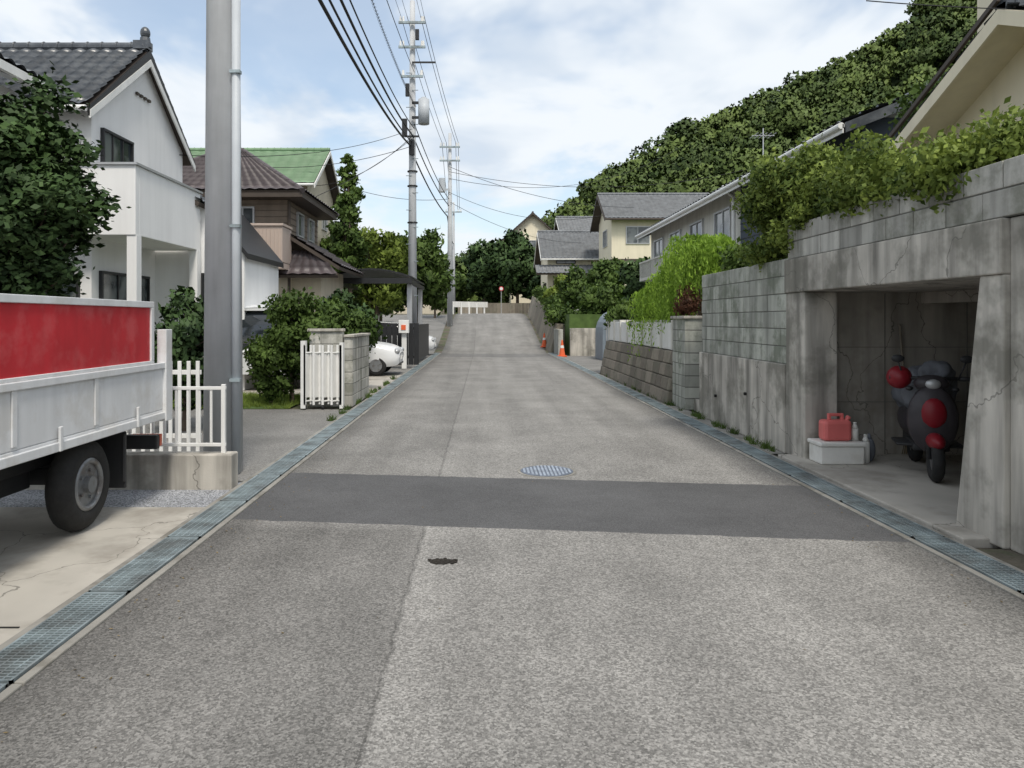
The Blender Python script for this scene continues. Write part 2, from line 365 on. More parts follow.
def gable(P,x0,x1,y0,y1,z0,ze,zr,axis,wall,tile,ov=.5,og=.4,trim=None,tw=.27,amp=.035,walls=True,under=None,gut=None):
    trim=trim or M['whitep']; gut=gut or trim
    if walls: box(P,'walls',x0,x1,y0,y1,z0,ze,wall)
    if axis=='x':
        ym=(y0+y1)/2; s=(zr-ze)/(ym-y0); zo=ze-s*ov
        tile_slab(P,'roof_front',(x0-og,y0-ov,zo),(x1+og,y0-ov,zo),(x1+og,ym,zr),(x0-og,ym,zr),tile,tw,amp=amp,under=under)
        tile_slab(P,'roof_back',(x1+og,y1+ov,zo),(x0-og,y1+ov,zo),(x0-og,ym,zr),(x1+og,ym,zr),tile,tw,amp=amp,under=under)
        Bag().prism([(x0+.01,y0+.01,ze),(x0+.01,y1-.01,ze),(x0+.01,ym,zr-.1)],(x1-x0-.02,0,0)).make('gable_walls',wall,P)
        b=Bag().cyl((x0-og,ym,zr+.06),(x1+og,ym,zr+.06),.1); b.box(x0-og,x1+og,ym-.07,ym+.07,zr-.05,zr+.06)
        k=x0-og
        while k<x1+og: b.torus((k+.1,ym,zr+.06),(1,0,0),.1,.018,12,6); k+=.3
        b.make('ridge',tile,P)
        b=Bag()
        for xx in (x0-og-.04,x1+og):
            for yy in (y0-ov,y1+ov):
                b.prism([(xx,yy,zo-.17),(xx,yy,zo),(xx,ym,zr),(xx,ym,zr-.17)],(.04,0,0))
        b.make('bargeboards',trim,P)
        b=Bag().cyl((x0-og,y0-ov-.06,zo-.05),(x1+og,y0-ov-.06,zo-.05),.055).make('rain_gutter',gut,P)
    else:
        xm=(x0+x1)/2; s=(zr-ze)/(xm-x0); zo=ze-s*ov
        tile_slab(P,'roof_left',(x0-ov,y1+og,zo),(x0-ov,y0-og,zo),(xm,y0-og,zr),(xm,y1+og,zr),tile,tw,amp=amp,under=under)
        tile_slab(P,'roof_right',(x1+ov,y0-og,zo),(x1+ov,y1+og,zo),(xm,y1+og,zr),(xm,y0-og,zr),tile,tw,amp=amp,under=under)
        Bag().prism([(x0+.01,y0+.01,ze),(x1-.01,y0+.01,ze),(xm,y0+.01,zr-.1)],(0,y1-y0-.02,0)).make('gable_walls',wall,P)
        Bag().cyl((xm,y0-og,zr+.06),(xm,y1+og,zr+.06),.11).make('ridge',tile,P)
        b=Bag()
        for yy in (y0-og-.04,y1+og):
            for xx in (x0-ov,x1+ov):
                b.prism([(xx,yy,zo-.17),(xx,yy,zo),(xm,yy,zr),(xm,yy,zr-.17)],(0,.04,0))
        b.make('bargeboards',trim,P)
        b=Bag()
        for xx in (x0-ov-.06,x1+ov+.06): b.cyl((xx,y0-og,zo-.05),(xx,y1+og,zo-.05),.055); b.box(xx+.02 if xx<xm else xx-.04,xx+.04 if xx<xm else xx-.02,y0-og,y1+og,zo-.17,zo-.02)
        b.make('rain_gutter',gut,P)
def hip(P,x0,x1,y0,y1,z0,ze,zr,wall,tile,ov=.5,walls=True,tw=.27,amp=.03):
    if walls: box(P,'walls',x0,x1,y0,y1,z0,ze,wall)
    a0,a1,b0,b1=x0-ov,x1+ov,y0-ov,y1+ov; zo=ze-.05; h=min(a1-a0,b1-b0)/2; ym=(b0+b1)/2;xm=(a0+a1)/2
    R0=(a0+h,ym,zr);R1=(a1-h,ym,zr)
    F=[((a0,b0,zo),(a1,b0,zo),R1,R0),((a1,b1,zo),(a0,b1,zo),R0,R1),((a1,b0,zo),(a1,b1,zo),R1,R1),((a0,b1,zo),(a0,b0,zo),R0,R0)]
    for i,f in enumerate(F): tile_slab(P,'roof_face',*f,tile,tw,amp=amp,th=.04)
    b=Bag().cyl(R0,R1,.09)
    for c in ((a0,b0,zo),(a1,b0,zo),(a1,b1,zo),(a0,b1,zo)):
        R=R0 if (Vector(c)-Vector(R0)).length<(Vector(c)-Vector(R1)).length else R1
        b.cyl(c,R,.07)
    b.make('hip_ridges',tile,P)
    box(P,'fascia',a0+.03,a1-.03,b0+.03,b1-.03,zo-.16,zo-.01,M['soffit'])
# ------------------------------------------------------------------ left white house
P=emp('white_house')
gable(P,-15,-7,13.05,17.0,0,5.5,7.05,'x',M['white'],M['tile'],ov=.35,og=.12,trim=M['black'],gut=M['whitep'],amp=.05)
b=Bag()
for yy in (12.7,17.35): b.prism([(-6.86,yy,5.02),(-6.86,yy,5.16),(-6.86,15.025,6.86),(-6.86,15.025,6.72)],(.03,0,0))
b.make('white_verge',M['whitep'],P)
b=Bag().cyl((-6.95,15.02,7.1),(-6.95,15.02,7.3),.13,.1,8); b.sph((-6.95,15.02,7.4),(.1,.1,.13)); b.box(-7.15,-6.85,14.9,15.14,7.05,7.22); b.make('ridge_end_tile',M['tile'],P)
window(P,'+x',-7,13.35,14.5,4.3,5.02,M['black'],3)
b=Bag()
for i in range(4): b.box(-7,-6.96,14.7+i*.17,14.8+i*.17,6.05,6.1)
b.make('vent',M['soffit'],P)
box(P,'wing_walls',-14,-8.1,9.2,13.04,0,5.45,M['white'])
tile_slab(P,'wing_roof',(-7.5,9,5.55),(-7.5,12.7,5.55),(-11,12.7,7.0),(-11,9,7.0),M['tile'],amp=.05)
b=Bag().prism([(-7.46,12.74,5.36),(-7.46,12.74,5.56),(-11,12.74,7.02),(-11,12.74,6.82)],(0,-.05,0)); b.box(-7.5,-7.42,9,12.7,5.38,5.52); b.make('wing_trim',M['whitep'],P)
Bag().cyl((-8.0,12.95,5.4),(-8.0,12.95,0),.045).make('downspout',M['black'],P)
b=Bag(); b.box(-8.2,-6.0,12.6,12.75,2.97,4.18); b.box(-6.15,-6.0,12.75,15.5,2.97,4.18); b.box(-8.2,-6.15,12.75,15.5,2.97,3.12); b.make('balcony',M['white'],P,.01)
b=Bag(); b.box(-8.25,-5.96,12.56,12.79,4.181,4.22); b.box(-6.19,-5.96,12.79,15.54,4.181,4.22); b.make('balcony_coping',M['alum'],P)
tile_slab(P,'small_roof',(-5.9,15.2,3.95),(-5.9,17.4,3.95),(-7,17.4,4.55),(-7,15.2,4.55),M['tile'])
Bag().prism([(-7,15.6,0),(-5.1,15.6,0),(-5.1,15.6,2.9),(-6.0,15.6,4.0),(-7,15.6,4.35)],(0,2.6,0)).make('porch_wing',M['white'],P)
Bag().prism([(-5.0,15.5,2.8),(-5.0,15.5,2.92),(-6.0,15.5,4.12),(-6.0,15.5,4.0)],(0,2.8,0)).make('porch_roof_edge',M['black'],P)
window(P,'-y',15.6,-6.0,-5.4,1.6,2.5,M['black'],1)
b=Bag(); b.box(-6.16,-5.99,12.62,12.8,0,2.97); b.box(-6.16,-5.99,15.3,15.48,0,2.97); b.make('porch_posts',M['white'],P)
window(P,'+x',-7,13.3,15.2,.3,2.4,M['black'],3)
window(P,'-y',13.05,-8.0,-7.2,.2,2.3,M['black'],2)
tile_slab(P,'window_roof',(-7.3,9.3,2.6),(-7.3,12.4,2.6),(-8.1,12.4,3.0),(-8.1,9.3,3.0),M['tile'])
window(P,'+x',-8.1,10,12,.4,2.2,M['black'],3); window(P,'+x',-8.1,10.3,12,3.9,4.9,M['black'],2)
# ------------------------------------------------------------------ brown house
P=emp('brown_house')
hip(P,-9.6,-5.35,20,23.6,0,5.0,6.55,M['brown'],M['tileb'],.55)
box(P,'ground_floor_band',-9.63,-5.32,19.97,23.63,0,2.75,M['beige'])
b=Bag()
for i in range(13): b.box(-9.61,-5.34,19.985,20,2.8+i*.17,2.808+i*.17); b.box(-5.35,-5.335,20,23.6,2.8+i*.17,2.808+i*.17)
b.make('siding_lines',M['soffit'],P)
window(P,'-y',20,-6.9,-6.25,3.6,4.6,M['alum'],2)
window(P,'-y',19.97,-6.5,-5.7,.3,2.2,M['black'],2)
window(P,'+x',-5.35,20.9,21.6,3.9,4.6,M['alum'],1); window(P,'+x',-5.35,22.2,22.9,3.9,4.6,M['alum'],1)
b=Bag(); b.box(-6.6,-5.25,19.1,19.16,3.02,3.95); b.box(-5.31,-5.25,19.16,20,3.02,3.95); b.box(-6.6,-5.25,19.1,20,2.85,3.0); b.make('balcony_panel',M['pink'],P)
b=Bag()
for i in range(14): b.box(-6.58+i*.1,-6.56+i*.1,19.07,19.1,3.05,3.9)
b.box(-6.62,-5.22,19.05,19.18,3.97,4.03); b.box(-5.33,-5.22,19.18,20,3.97,4.03); b.make('balcony_rail',M['pink'],P)
box(P,'entrance_wing',-5.33,-4.5,20.3,23.5,0,2.95,M['beige'])
tile_slab(P,'lean_to_roof',(-3.9,19.9,2.95),(-3.9,23.9,2.95),(-5.34,23.9,3.85),(-5.34,19.9,3.85),M['tileb'])
tile_slab(P,'lean_to_front',(-6.0,19.6,2.7),(-3.9,19.6,2.7),(-4.6,20.3,3.4),(-5.34,20.3,3.4),M['tileb'])
window(P,'+x',-4.5,21,22.4,1,2.2,M['alum'],2)
b=Bag().cyl((-5.3,19.95,4.8),(-5.3,19.95,0),.04); b.make('downspout',M['soffit'],P)
P=emp('green_roof_house')
gable(P,-13,-7.3,30.3,35.5,0,7.4,9.1,'x',M['beige'],M['green'],ov=.5,og=.4,tw=.45,amp=.02)
window(P,'+x',-7.3,31,32,5.6,6.6); window(P,'+x',-7.3,33,34,5.6,6.6); window(P,'-y',30.3,-9,-7.9,5.4,6.6)
# ------------------------------------------------------------------ carport + fence
P=emp('carport'); b=Bag()
for i in range(8):
    t0=i/8;t1=(i+1)/8; f=lambda t:2.75+.38*math.sin(math.pi*(t*.8+.1))
    b.prism([(-5.0+2.7*t0,23.6,f(t0)),(-5.0+2.7*t1,23.6,f(t1)),(-5.0+2.7*t1,23.6,f(t1)+.05),(-5.0+2.7*t0,23.6,f(t0)+.05)],(0,5,0))
b.make('canopy',M['black'],P)
b=Bag(); b.box(-5.0,-2.3,23.55,23.63,2.68,2.86); b.box(-2.42,-2.3,23.7,28.6,2.68,2.8); b.box(-5.0,-4.9,23.7,28.6,2.68,2.8); b.make('beams',M['black'],P)
b=Bag(); b.box(-2.5,-2.34,24.0,24.16,0,2.68); b.box(-2.5,-2.34,28,28.16,0,2.68); b.box(-4.98,-4.86,24,24.12,0,2.68); b.make('posts',M['alum'],P)
P=emp('slatted_fence'); b=Bag()
for i in range(13): b.box(-4.2+i*.17,-4.045+i*.17,22.8,22.84,.1,1.4)
for i in range(26): b.box(-2.25,-2.21,24.6+i*.2,24.78+i*.2,.1,1.35)
b.box(-4.25,-2.1,22.84,22.88,.3,.38); b.box(-4.25,-2.1,22.84,22.88,1.2,1.28); b.make('slats',M['black'],P)
P=emp('meter_box'); b=Bag(); b.box(-2.5,-2.35,22.4,22.5,0,1.1); b.box(-2.58,-2.27,22.3,22.5,1.1,1.5); b.make('box',M['whitep'],P,.01); box(P,'tag',-2.5,-2.36,22.28,22.3,1.2,1.35,M['orange'])
# ------------------------------------------------------------------ utility poles
def upole(x,y,z0,H,r0,name='utility_pole'):
    P=emp(name); Bag().cyl((x,y,z0-.2),(x,y,z0+H),r0,r0-H/150,28).make('shaft',M['pole'],P,smooth=True); return P
P=upole(-2.58,7.25,0,12.5,.19)
b=Bag().cyl((-2.412,7.13,0),(-2.412,7.13,5.2),.042,seg=12); b.make('conduit',M['pipe'],P,smooth=True)
b=Bag()
for z in (.9,2.4,3.9): b.box(-2.46,-2.36,7.075,7.14,z,z+.03)
b.make('pipe_clips',M['steel'],P)
box(P,'crossarm',-3.3,-1.8,7.0,7.08,11.7,11.8,M['steel'])
def arms(P,x,y,zs,L=.9):
    b=Bag(); c=Bag()
    for z in zs:
        b.box(x-L,x+L,y-.25,y-.17,z,z+.09)
        for t in (-L+.08,-.35,.4,L-.08): c.cyl((x+t,y-.2,z+.09),(x+t,y-.2,z+.3),.05,.03,8)
    b.make('crossarms',M['steel'],P); c.make('insulators',M['whitep'],P)
P=upole(-2.9,30,0,14.6,.2); arms(P,-2.9,30,(13.6,12.6),.55); arms(P,-2.9,30,(11.4,),.45)
b=Bag().cyl((-2.42,29.8,9.5),(-2.42,29.8,10.5),.23,seg=16); b.cyl((-2.42,29.8,10.5),(-2.42,29.8,10.6),.2,.08,seg=16); b.make('transformer',M['pipe'],P,smooth=True)
b=Bag(); b.box(-2.9,-2.42,29.7,29.78,9.7,9.8); b.box(-2.9,-2.42,29.7,29.78,10.3,10.4); b.box(-3.3,-3.1,29.7,29.9,9.0,9.7)
b.box(-2.9,-1.95,29.8,29.86,12.0,12.06); b.box(-3.0,-2.78,29.5,29.75,8.2,8.8); b.box(-3.2,-2.6,29.72,29.78,8.95,9.02); b.box(-3.15,-3.0,29.6,29.75,10.6,11.1); b.box(-2.75,-2.6,29.6,29.75,12.9,13.3)
for z in (5.5,7.0,7.6): b.torus((-2.9,30,z),(0,0,1),.19,.03,16,6)
b.make('brackets',M['black'],P)
b=Bag()
for i in range(14): b.cyl((-3.15 if i%2 else -2.9,29.85,2.5+i*.7),(-2.9 if i%2 else -2.65,29.85,2.5+i*.7),.014,seg=6)
b.make('step_bolts',M['steel'],P)
P=upole(-1.95,43,1.1,11.4,.17); arms(P,-1.95,43,(11.6,10.8),.6)
b=Bag().cyl((-2.4,42.8,9.0),(-2.4,42.8,9.8),.2,seg=14); b.box(-2.4,-1.95,42.75,42.8,9.1,9.2); b.make('transformer',M['pipe'],P)
P=upole(-2.5,62,2,9.5,.15); arms(P,-2.5,62,(10.6,),.7)
WP=emp('overhead_cables')
def wire(p0,p1,sag,r=.014,name='cable'):
    cu=bpy.data.curves.new(name,'CURVE'); cu.dimensions='3D'; sp=cu.splines.new('POLY'); n=24; sp.points.add(n)
    for i in range(n+1):
        t=i/n; p=Vector(p0).lerp(Vector(p1),t); p.z-=sag*4*t*(1-t); sp.points[i].co=(*p,1)
    cu.bevel_depth=r; cu.bevel_resolution=1; cu.materials.append(M['wire'])
    o=bpy.data.objects.new(name,cu); COL.objects.link(o); o.parent=WP
for dx in (-.45,-.2,.35,.5):
    wire((-2.55+dx,7.1,11.95),(-2.9+dx,29.8,13.9),.25,.008); wire((-2.9+dx,29.8,13.9),(-1.95+dx,42.8,11.9),.25,.012); wire((-1.95+dx,42.8,11.9),(-2.5+dx,62,10.9),.3,.014)
wire((-2.5,7.05,9.4),(-2.8,29.75,11.6),.3,.012)
wire((-2.5,7.05,6.35),(-2.95,29.75,8.6),.35,.036); wire((-2.46,7.05,6.62),(-2.9,29.75,8.75),.38,.024); wire((-2.45,7.05,7.05),(-2.85,29.75,9.0),.4,.03); wire((-2.42,7.0,7.4),(-2.8,29.75,9.3),.45,.018)
cu=bpy.data.curves.new('cable_spiral','CURVE'); cu.dimensions='3D'; sp=cu.splines.new('POLY'); NN=900; sp.points.add(NN-1)
for i in range(NN):
    t=i/NN; p=Vector((-2.4,7.0,8.6)).lerp(Vector((-2.75,29.75,10.2)),t); p.z-=.45*4*t*(1-t); a=i*.7
    sp.points[i].co=(p.x+.035*math.cos(a),p.y,p.z+.035*math.sin(a),1)
cu.bevel_depth=.004; cu.bevel_resolution=0; cu.materials.append(M['wire']); o=bpy.data.objects.new('cable_spiral',cu); COL.objects.link(o); o.parent=WP
wire((-2.4,7.0,8.6),(-2.75,29.75,10.2),.45,.009)
wire((-3.0,29.75,8.6),(-2.1,42.8,7.6),.3,.034); wire((-2.85,29.75,9.0),(-2.0,42.8,8.2),.3,.026); wire((-2.8,29.8,9.5),(-2.0,42.8,8.6),.3,.02)
wire((-2.1,42.8,7.6),(-2.5,62,8),.4,.03)
wire((-2.9,29.8,9.3),(-7.0,16.8,5.3),.4,.01); wire((-2.9,29.8,8.9),(-5.4,21,4.8),.2,.01)
wire((-2.9,29.8,8.6),(-9.5,31,8.0),.3,.012); wire((-2.9,29.8,9.0),(-7.3,31,7.2),.5,.012); wire((-2.0,42.8,8.6),(-9,40,9.4),.5,.014)
wire((-2.0,42.8,10.5),(9.5,46,8.6),.6,.014); wire((-2.0,42.8,10.2),(16,44,10.6),1.0,.014); wire((-2.0,42.8,9.8),(16,60,15.6),1.6,.014)
wire((-1.9,42.8,8.4),(7,52,7),.6,.012); wire((-2,42.8,9),(8,46,8.2),.9,.012)
wire((4.2,8,5.0),(8.5,8,4.95),.08,.006)
# ------------------------------------------------------------------ low wall + white fence
P=emp('low_block_wall'); box(P,'footing',-4.4,-2.24,6.5,6.68,-.05,.3,M['conc'],.012)
P=emp('white_fence'); b=Bag(); y=6.59
b.box(-4.3,-2.32,y-.016,y+.016,.87,.90); b.box(-4.3,-2.32,y-.014,y+.014,.36,.39)
for i in range(19): b.box(-4.25+i*.105,-4.228+i*.105,y-.01,y+.01,.39,.87)
for x in (-4.3,-3.35,-2.36): b.box(x,x+.036,y-.02,y+.02,.3,.92)
b.make('rails',M['whitep'],P,.004)
P=emp('white_fence'); b=Bag()
for i in range(9): b.box(-3.95+i*.1,-3.91+i*.1,8.0,8.02,.05,1.05)
b.box(-4,-3.1,8.02,8.05,.9,.95); b.box(-4,-3.1,8.02,8.05,.2,.25); b.make('slats',M['whitep'],P,.004)
# ------------------------------------------------------------------ folding gate
P=emp('white_folding_gate'); b=Bag()
for i in range(9):
    x=-3.0+i*.075; yy=12.2+(i%2)*.12; b.box(x,x+.035,yy,yy+.03,.08,1.08)
    if i<8:
        y2=12.2+((i+1)%2)*.12
        for z in (.14,.95): b.cyl((x+.02,yy+.015,z),(x+.095,y2+.015,z),.014,seg=6)
        b.prism([(x+.03,yy+.01,.2),(x+.078,y2+.01,.2),(x+.078,y2+.01,.93),(x+.03,yy+.01,.93)],(0,.008,0))
b.box(-3.05,-2.97,12.2,12.32,.02,1.15); b.box(-2.4,-2.34,12.2,12.32,.02,1.12)
b.make('lattice',M['whitep'],P)
b=Bag()
for x in (-3,-2.7,-2.4): b.cyl((x,12.25,.04),(x+.03,12.25,.04),.04)
b.make('casters',M['black'],P)
# ------------------------------------------------------------------ block walls
def blocks(P,name,axis,c,th,a0,a1,z0,z1,m,bl=.4,bh=.2,out=-1,core=True):
    b=Bag(); nr=max(1,round((z1-z0)/bh)); h=(z1-z0)/nr
    for r in range(nr):
        a=a0-(bl/2 if r%2 else 0)
        while a<a1-.01:
            s=max(a,a0)+.005; e=min(a+bl,a1)-.005
            if e-s>.03:
                j=random.uniform(-.003,.003)
                if axis=='y': b.box(c+j,c+th-j,s,e,z0+r*h+.005,z0+(r+1)*h-.005)
                else: b.box(s,e,c+j,c+th-j,z0+r*h+.005,z0+(r+1)*h-.005)
            a+=bl
    b.make(name,m,P,.006)
    if core:
        if axis=='y': box(P,name+'_mortar',c+.008,c+th-.008,a0+.006,a1-.006,z0,z1-.008,M['mortar'])
        else: box(P,name+'_mortar',a0+.006,a1-.006,c+.008,c+th-.008,z0,z1-.008,M['mortar'])
P=emp('block_gatepost_wall')
blocks(P,'front_blocks','x',12.6,.15,-3.0,-2.42,0,1.3,M['block2'])
blocks(P,'side_blocks','y',-2.4,.15,12.6,14.4,0,1.2,M['block2'])
b=Bag(); b.box(-3.03,-2.41,12.57,12.78,1.301,1.35); b.box(-2.405,-2.22,12.57,14.43,1.201,1.245); b.make('coping',M['conc'],P,.008)
P=emp('block_wall'); blocks(P,'blocks','x',14.5,.15,-3.4,-2.45,0,1.15,M['block'])
# ------------------------------------------------------------------ right: garage
P=emp('concrete_garage')
Bag().prism([(3.4,4.77,0),(3.4,5.26,0),(3.4,5.0,1.8),(3.4,4.77,1.8)],(.35,0,0)).make('near_pillar',M['conc'],P,.012)
box(P,'far_pillar',3.4,3.75,7.72,8.2,0,1.8,M['conc'],.012)
box(P,'lintel',3.38,3.75,4.77,8.2,1.801,2.17,M['conc'],.012)
box(P,'adjacent_wall',3.44,3.8,-3,4.766,0,2.168,M['conc'],.01)
b=Bag(); b.box(3.76,7.5,8.0,8.15,.0,1.8); b.box(6.6,6.7,4.6,8.0,0,1.8); b.box(3.76,7.5,4.62,4.76,0,1.8); b.make('inner_walls',M['conc_in'],P)
box(P,'ceiling',3.751,7.6,4.62,8.15,1.8,1.9,M['conc_in'])
b=Bag()
for z in (.6,1.2): b.box(3.76,6.6,7.994,8.0,z,z+.006)
for x in (4.4,5.3,6.2): b.box(x,x+.006,7.993,8.0,0,1.79)
b.make('formwork_lines',M['mortar'],P)
b=Bag()
for x in (4.8,): b.box(x,x+.2,4.76,8.0,1.68,1.799)
b.make('ceiling_beams',M['conc_in'],P)
blocks(P,'parapet_blocks','y',3.42,.15,-3,8.2,2.175,2.555,M['block2'],.4,.19)
P=emp('retaining_wall')
box(P,'concrete_base',3.39,3.62,8.21,11.45,0,1.0,M['conc'],.01)
blocks(P,'blocks','y',3.43,.15,8.21,11.45,1.0,2.2,M['block'],.4,.2)
b=Bag(); b.cyl((3.36,9.4,.55),(3.42,9.4,.55),.02); b.cyl((3.36,10.6,.4),(3.42,10.6,.4),.02); b.make('weep_holes',M['dark'],P)
P=emp('block_gatepost'); blocks(P,'blocks','y',3.36,.3,12.15,12.95,0,1.52,M['block']); box(P,'cap',3.33,3.7,12.12,12.98,1.521,1.57,M['conc'],.01)
b=Bag()
P2=emp('garden_steps')
for i in range(5): b.box(3.5+i*.28,5.2,11.5,12.1,i*.2,(i+1)*.2-.002)
b.make('steps',M['conc'],P2)
P=emp('stone_retaining_wall'); b=Bag()
for r in range(4):
    a=13.0-(.25 if r%2 else 0)
    while a<20.4:
        l=random.uniform(.35,.6); z0=r*.235; z1=z0+.225; x0=3.26+r*.045
        s=max(a,13.0); e=min(a+l-.015,20.4)
        if e>s+.05: b.prism([(x0,s,z0),(x0+.04,s,z1),(x0+.4,s,z1),(x0+.4,s,z0)],(0,e-s,0))
        a+=l
b.make('stones',M['stone'],P,.02)
box(P,'backing',3.5,3.9,13.0,20.4,0,.93,M['mortar'])
P=emp('white_garden_wall'); box(P,'panel',3.5,3.62,13.4,20.3,.945,1.45,M['whitep'],.01)
b=Bag()
for i in range(9): b.box(3.47,3.65,13.4+i*.85,13.5+i*.85,.945,1.5)
b.make('posts',M['greyw'],P,.006)
P=emp('terrace_ground')
b=Bag(); b.box(3.6,60,-5,4.6,-.1,2.1); b.box(3.6,60,8.16,11.44,-.1,2.1); b.box(7.62,60,4.6,8.16,-.1,2.1); b.box(3.6,7.62,4.6,8.16,1.91,2.1)
b.box(5.2,60,11.44,12.2,-.1,1.9); b.box(3.9,60,12.2,20.4,-.1,1.42); b.make('soil_block',M['soil'],P)
# items in garage
P=emp('styrofoam_box'); b=Bag(); b.box(3.42,3.86,7.38,7.66,.036,.215); b.box(3.405,3.875,7.365,7.675,.218,.26); b.make('box',M['foam'],P,.012)
P=emp('red_fuel_can'); b=Bag(); b.box(3.48,3.77,7.44,7.6,.262,.475); b.make('body',M['redcan'],P,.035)
b=Bag(); b.box(3.55,3.58,7.5,7.54,.455,.52); b.box(3.68,3.71,7.5,7.54,.455,.52); b.box(3.55,3.71,7.5,7.54,.51,.54); b.cyl((3.74,7.52,.455),(3.77,7.52,.51),.025); b.make('handle',M['redcan'],P,.008)
P=emp('plastic_bottle'); b=Bag().cyl((3.82,7.5,.262),(3.82,7.5,.385),.035,.035); b.cyl((3.82,7.5,.385),(3.82,7.5,.43),.035,.015); b.cyl((3.82,7.5,.43),(3.82,7.5,.45),.018); b.make('bottle',M['foam'],P,smooth=True)
P=emp('plastic_bottle'); b=Bag().cyl((3.93,7.5,.036),(3.93,7.5,.25),.04,.04); b.cyl((3.93,7.5,.25),(3.93,7.5,.3),.04,.016); b.cyl((3.93,7.5,.3),(3.93,7.5,.325),.018); b.make('bottle',M['foam'],P,smooth=True)
P=emp('grey_bag'); b=Bag().sph((4.02,7.6,.15),(.06,.06,.13)); b.cyl((4.02,7.6,.26),(4.02,7.6,.32),.03,.012,8); b.make('bag',M['cloth'],P,smooth=True)
P=emp('garden_broom'); b=Bag(); b.cyl((4.62,7.93,.3),(4.55,7.97,1.45),.012,seg=8); b.make('handle',M['stone'],P)
b=Bag()
for i in range(24): b.cyl((4.62,7.93,.34),(4.62+random.uniform(-.12,.12),7.9+random.uniform(-.03,.04),.05),.004,.003,4)
b.make('bristles',M['litter'],P)
# scooter (local: forward +Y)
T=Matrix.Translation((4.3,7.12,.036))@Matrix.Rotation(math.radians(158),4,'Z')@Matrix.Scale(.92,4)
P=emp('motor_scooter')
B=lambda:Bag(T)
b=B(); b.torus((0,.62,.22),(1,0,0),.165,.055); b.torus((0,-.55,.22),(1,0,0),.165,.06); b.make('tyres',M['rubber'],P,smooth=True)
b=B(); b.cyl((-.03,.62,.22),(.03,.62,.22),.11); b.cyl((-.04,-.55,.22),(.04,-.55,.22),.11); b.make('wheel_hubs',M['rim'],P)
b=B(); b.sph((0,-.42,.5),(.19,.42,.2)); b.sph((0,.47,.6),(.23,.1,.34)); b.sph((0,.4,.95),(.16,.11,.09)); b.make('body_panels',M['scoot'],P,smooth=True)
b=B(); b.sph((0,.62,.4),(.08,.22,.08)); b.sph((0,.53,.66),(.12,.07,.16)); b.make('red_fairing',M['redgl'],P,smooth=True)
b=B(); b.box(-.16,.16,-.1,.42,.27,.34); b.sph((0,-.35,.72),(.15,.38,.07)); b.box(-.1,.1,-.7,-.2,.2,.34); b.box(-.3,.3,-.05,.35,.3,.33); b.make('seat_and_floor',M['black'],P,.02,True)
b=B(); b.cyl((-.34,.36,1.0),(.34,.36,1.0),.018); b.cyl((0,.55,.35),(0,.4,1.0),.028)
for s in (-1,1):
    b.cyl((s*.24,.38,1.0),(s*.3,.42,1.18),.008); b.sph((s*.3,.43,1.2),(.06,.02,.04)); b.cyl((s*.05,.6,.22),(s*.05,.5,.6),.02); b.sph((s*.2,.45,.9),(.035,.04,.025)); b.cyl((s*.25,.36,1.0),(s*.37,.36,1.0),.024)
b.make('handlebar_mirrors_fork',M['black'],P,smooth=True)
b=B(); b.sph((0,.5,.95),(.07,.03,.05)); b.make('headlight',M['alum'],P,smooth=True)
b=B(); b.sph((.27,.3,1.0),(.12,.14,.12)); b.make('helmet',M['redgl'],P,smooth=True)
b=B(); b.sph((-.05,-.1,.85),(.27,.3,.26),18,12); b.sph((-.1,.05,1.02),(.17,.2,.16),18,12); b.sph((0,-.5,.8),(.24,.3,.24),18,12)
o=b.make('rain_cover',M['cloth'],P,smooth=True)
tx=bpy.data.textures.new('folds','CLOUDS'); tx.noise_scale=.16; ss=o.modifiers.new('s','SUBSURF'); ss.levels=ss.render_levels=2; dm=o.modifiers.new('d','DISPLACE'); dm.texture=tx; dm.strength=.09; dm.mid_level=.5
# ------------------------------------------------------------------ right houses
P=emp('cream_house')
gable(P,6.25,12,6.2,10.0,2.1,4.05,4.95,'x',M['cream'],M['tile'],ov=.35,og=.5,trim=M['cream'],under=M['cream'],gut=M['soffit'])
box(P,'upper_wall',6.5,9,8.55,9.6,4.3,6.6,M['cream'])
b=Bag()
b.prism([(5.7,10.35,4.0),(5.7,10.35,4.06),(5.7,8.1,5.1),(5.7,8.1,5.04)],(.04,0,0)); b.make('verge_tile_edge',M['soffit'],P)
P=emp('tv_antenna'); b=Bag()
b.cyl((7.0,10.2,4.0),(7.0,10.2,6.2),.012,seg=6); b.cyl((6.7,10.2,6.1),(7.4,10.2,6.1),.008,seg=6)
for i in range(6): b.cyl((6.75+i*.12,10.0,6.1),(6.75+i*.12,10.4,6.1),.005,seg=5)
b.make('antenna',M['alum'],P)
P=emp('apartment_house')
gable(P,6.45,9.0,12.4,28.0,1.42,4.95,5.45,'y',M['greyw'],M['tile'],ov=.45,og=.3,trim=M['tile'],gut=M['whitep'])
box(P,'navy_cladding',6.42,6.5,12.38,18.2,1.42,4.93,M['navy'])
box(P,'navy_front',6.42,8.9,12.36,12.4,1.42,4.93,M['navy'])
b=Bag()
for i in range(17): b.box(6.405,6.42,12.4,18.2,1.6+i*.19,1.612+i*.19)
b.make('siding_lines',M['black'],P)
for y in (18.9,21.3,23.7,26.0): window(P,'-x',6.45,y,y+1.3,3.55,4.45,M['alum'],2); window(P,'-x',6.45,y,y+1.3,1.9,2.7,M['alum'],2)
window(P,'-x',6.42,16,17,3.7,4.4,M['alum'],2)
b=Bag(); b.cyl((6.3,18.35,4.8),(6.3,18.35,1.4),.05); b.cyl((6.0,18.35,4.85),(6.3,18.35,4.6),.05); b.make('downspout',M['whitep'],P)
b=Bag(); b.box(5.9,6.44,18.6,27.5,2.95,3.05)
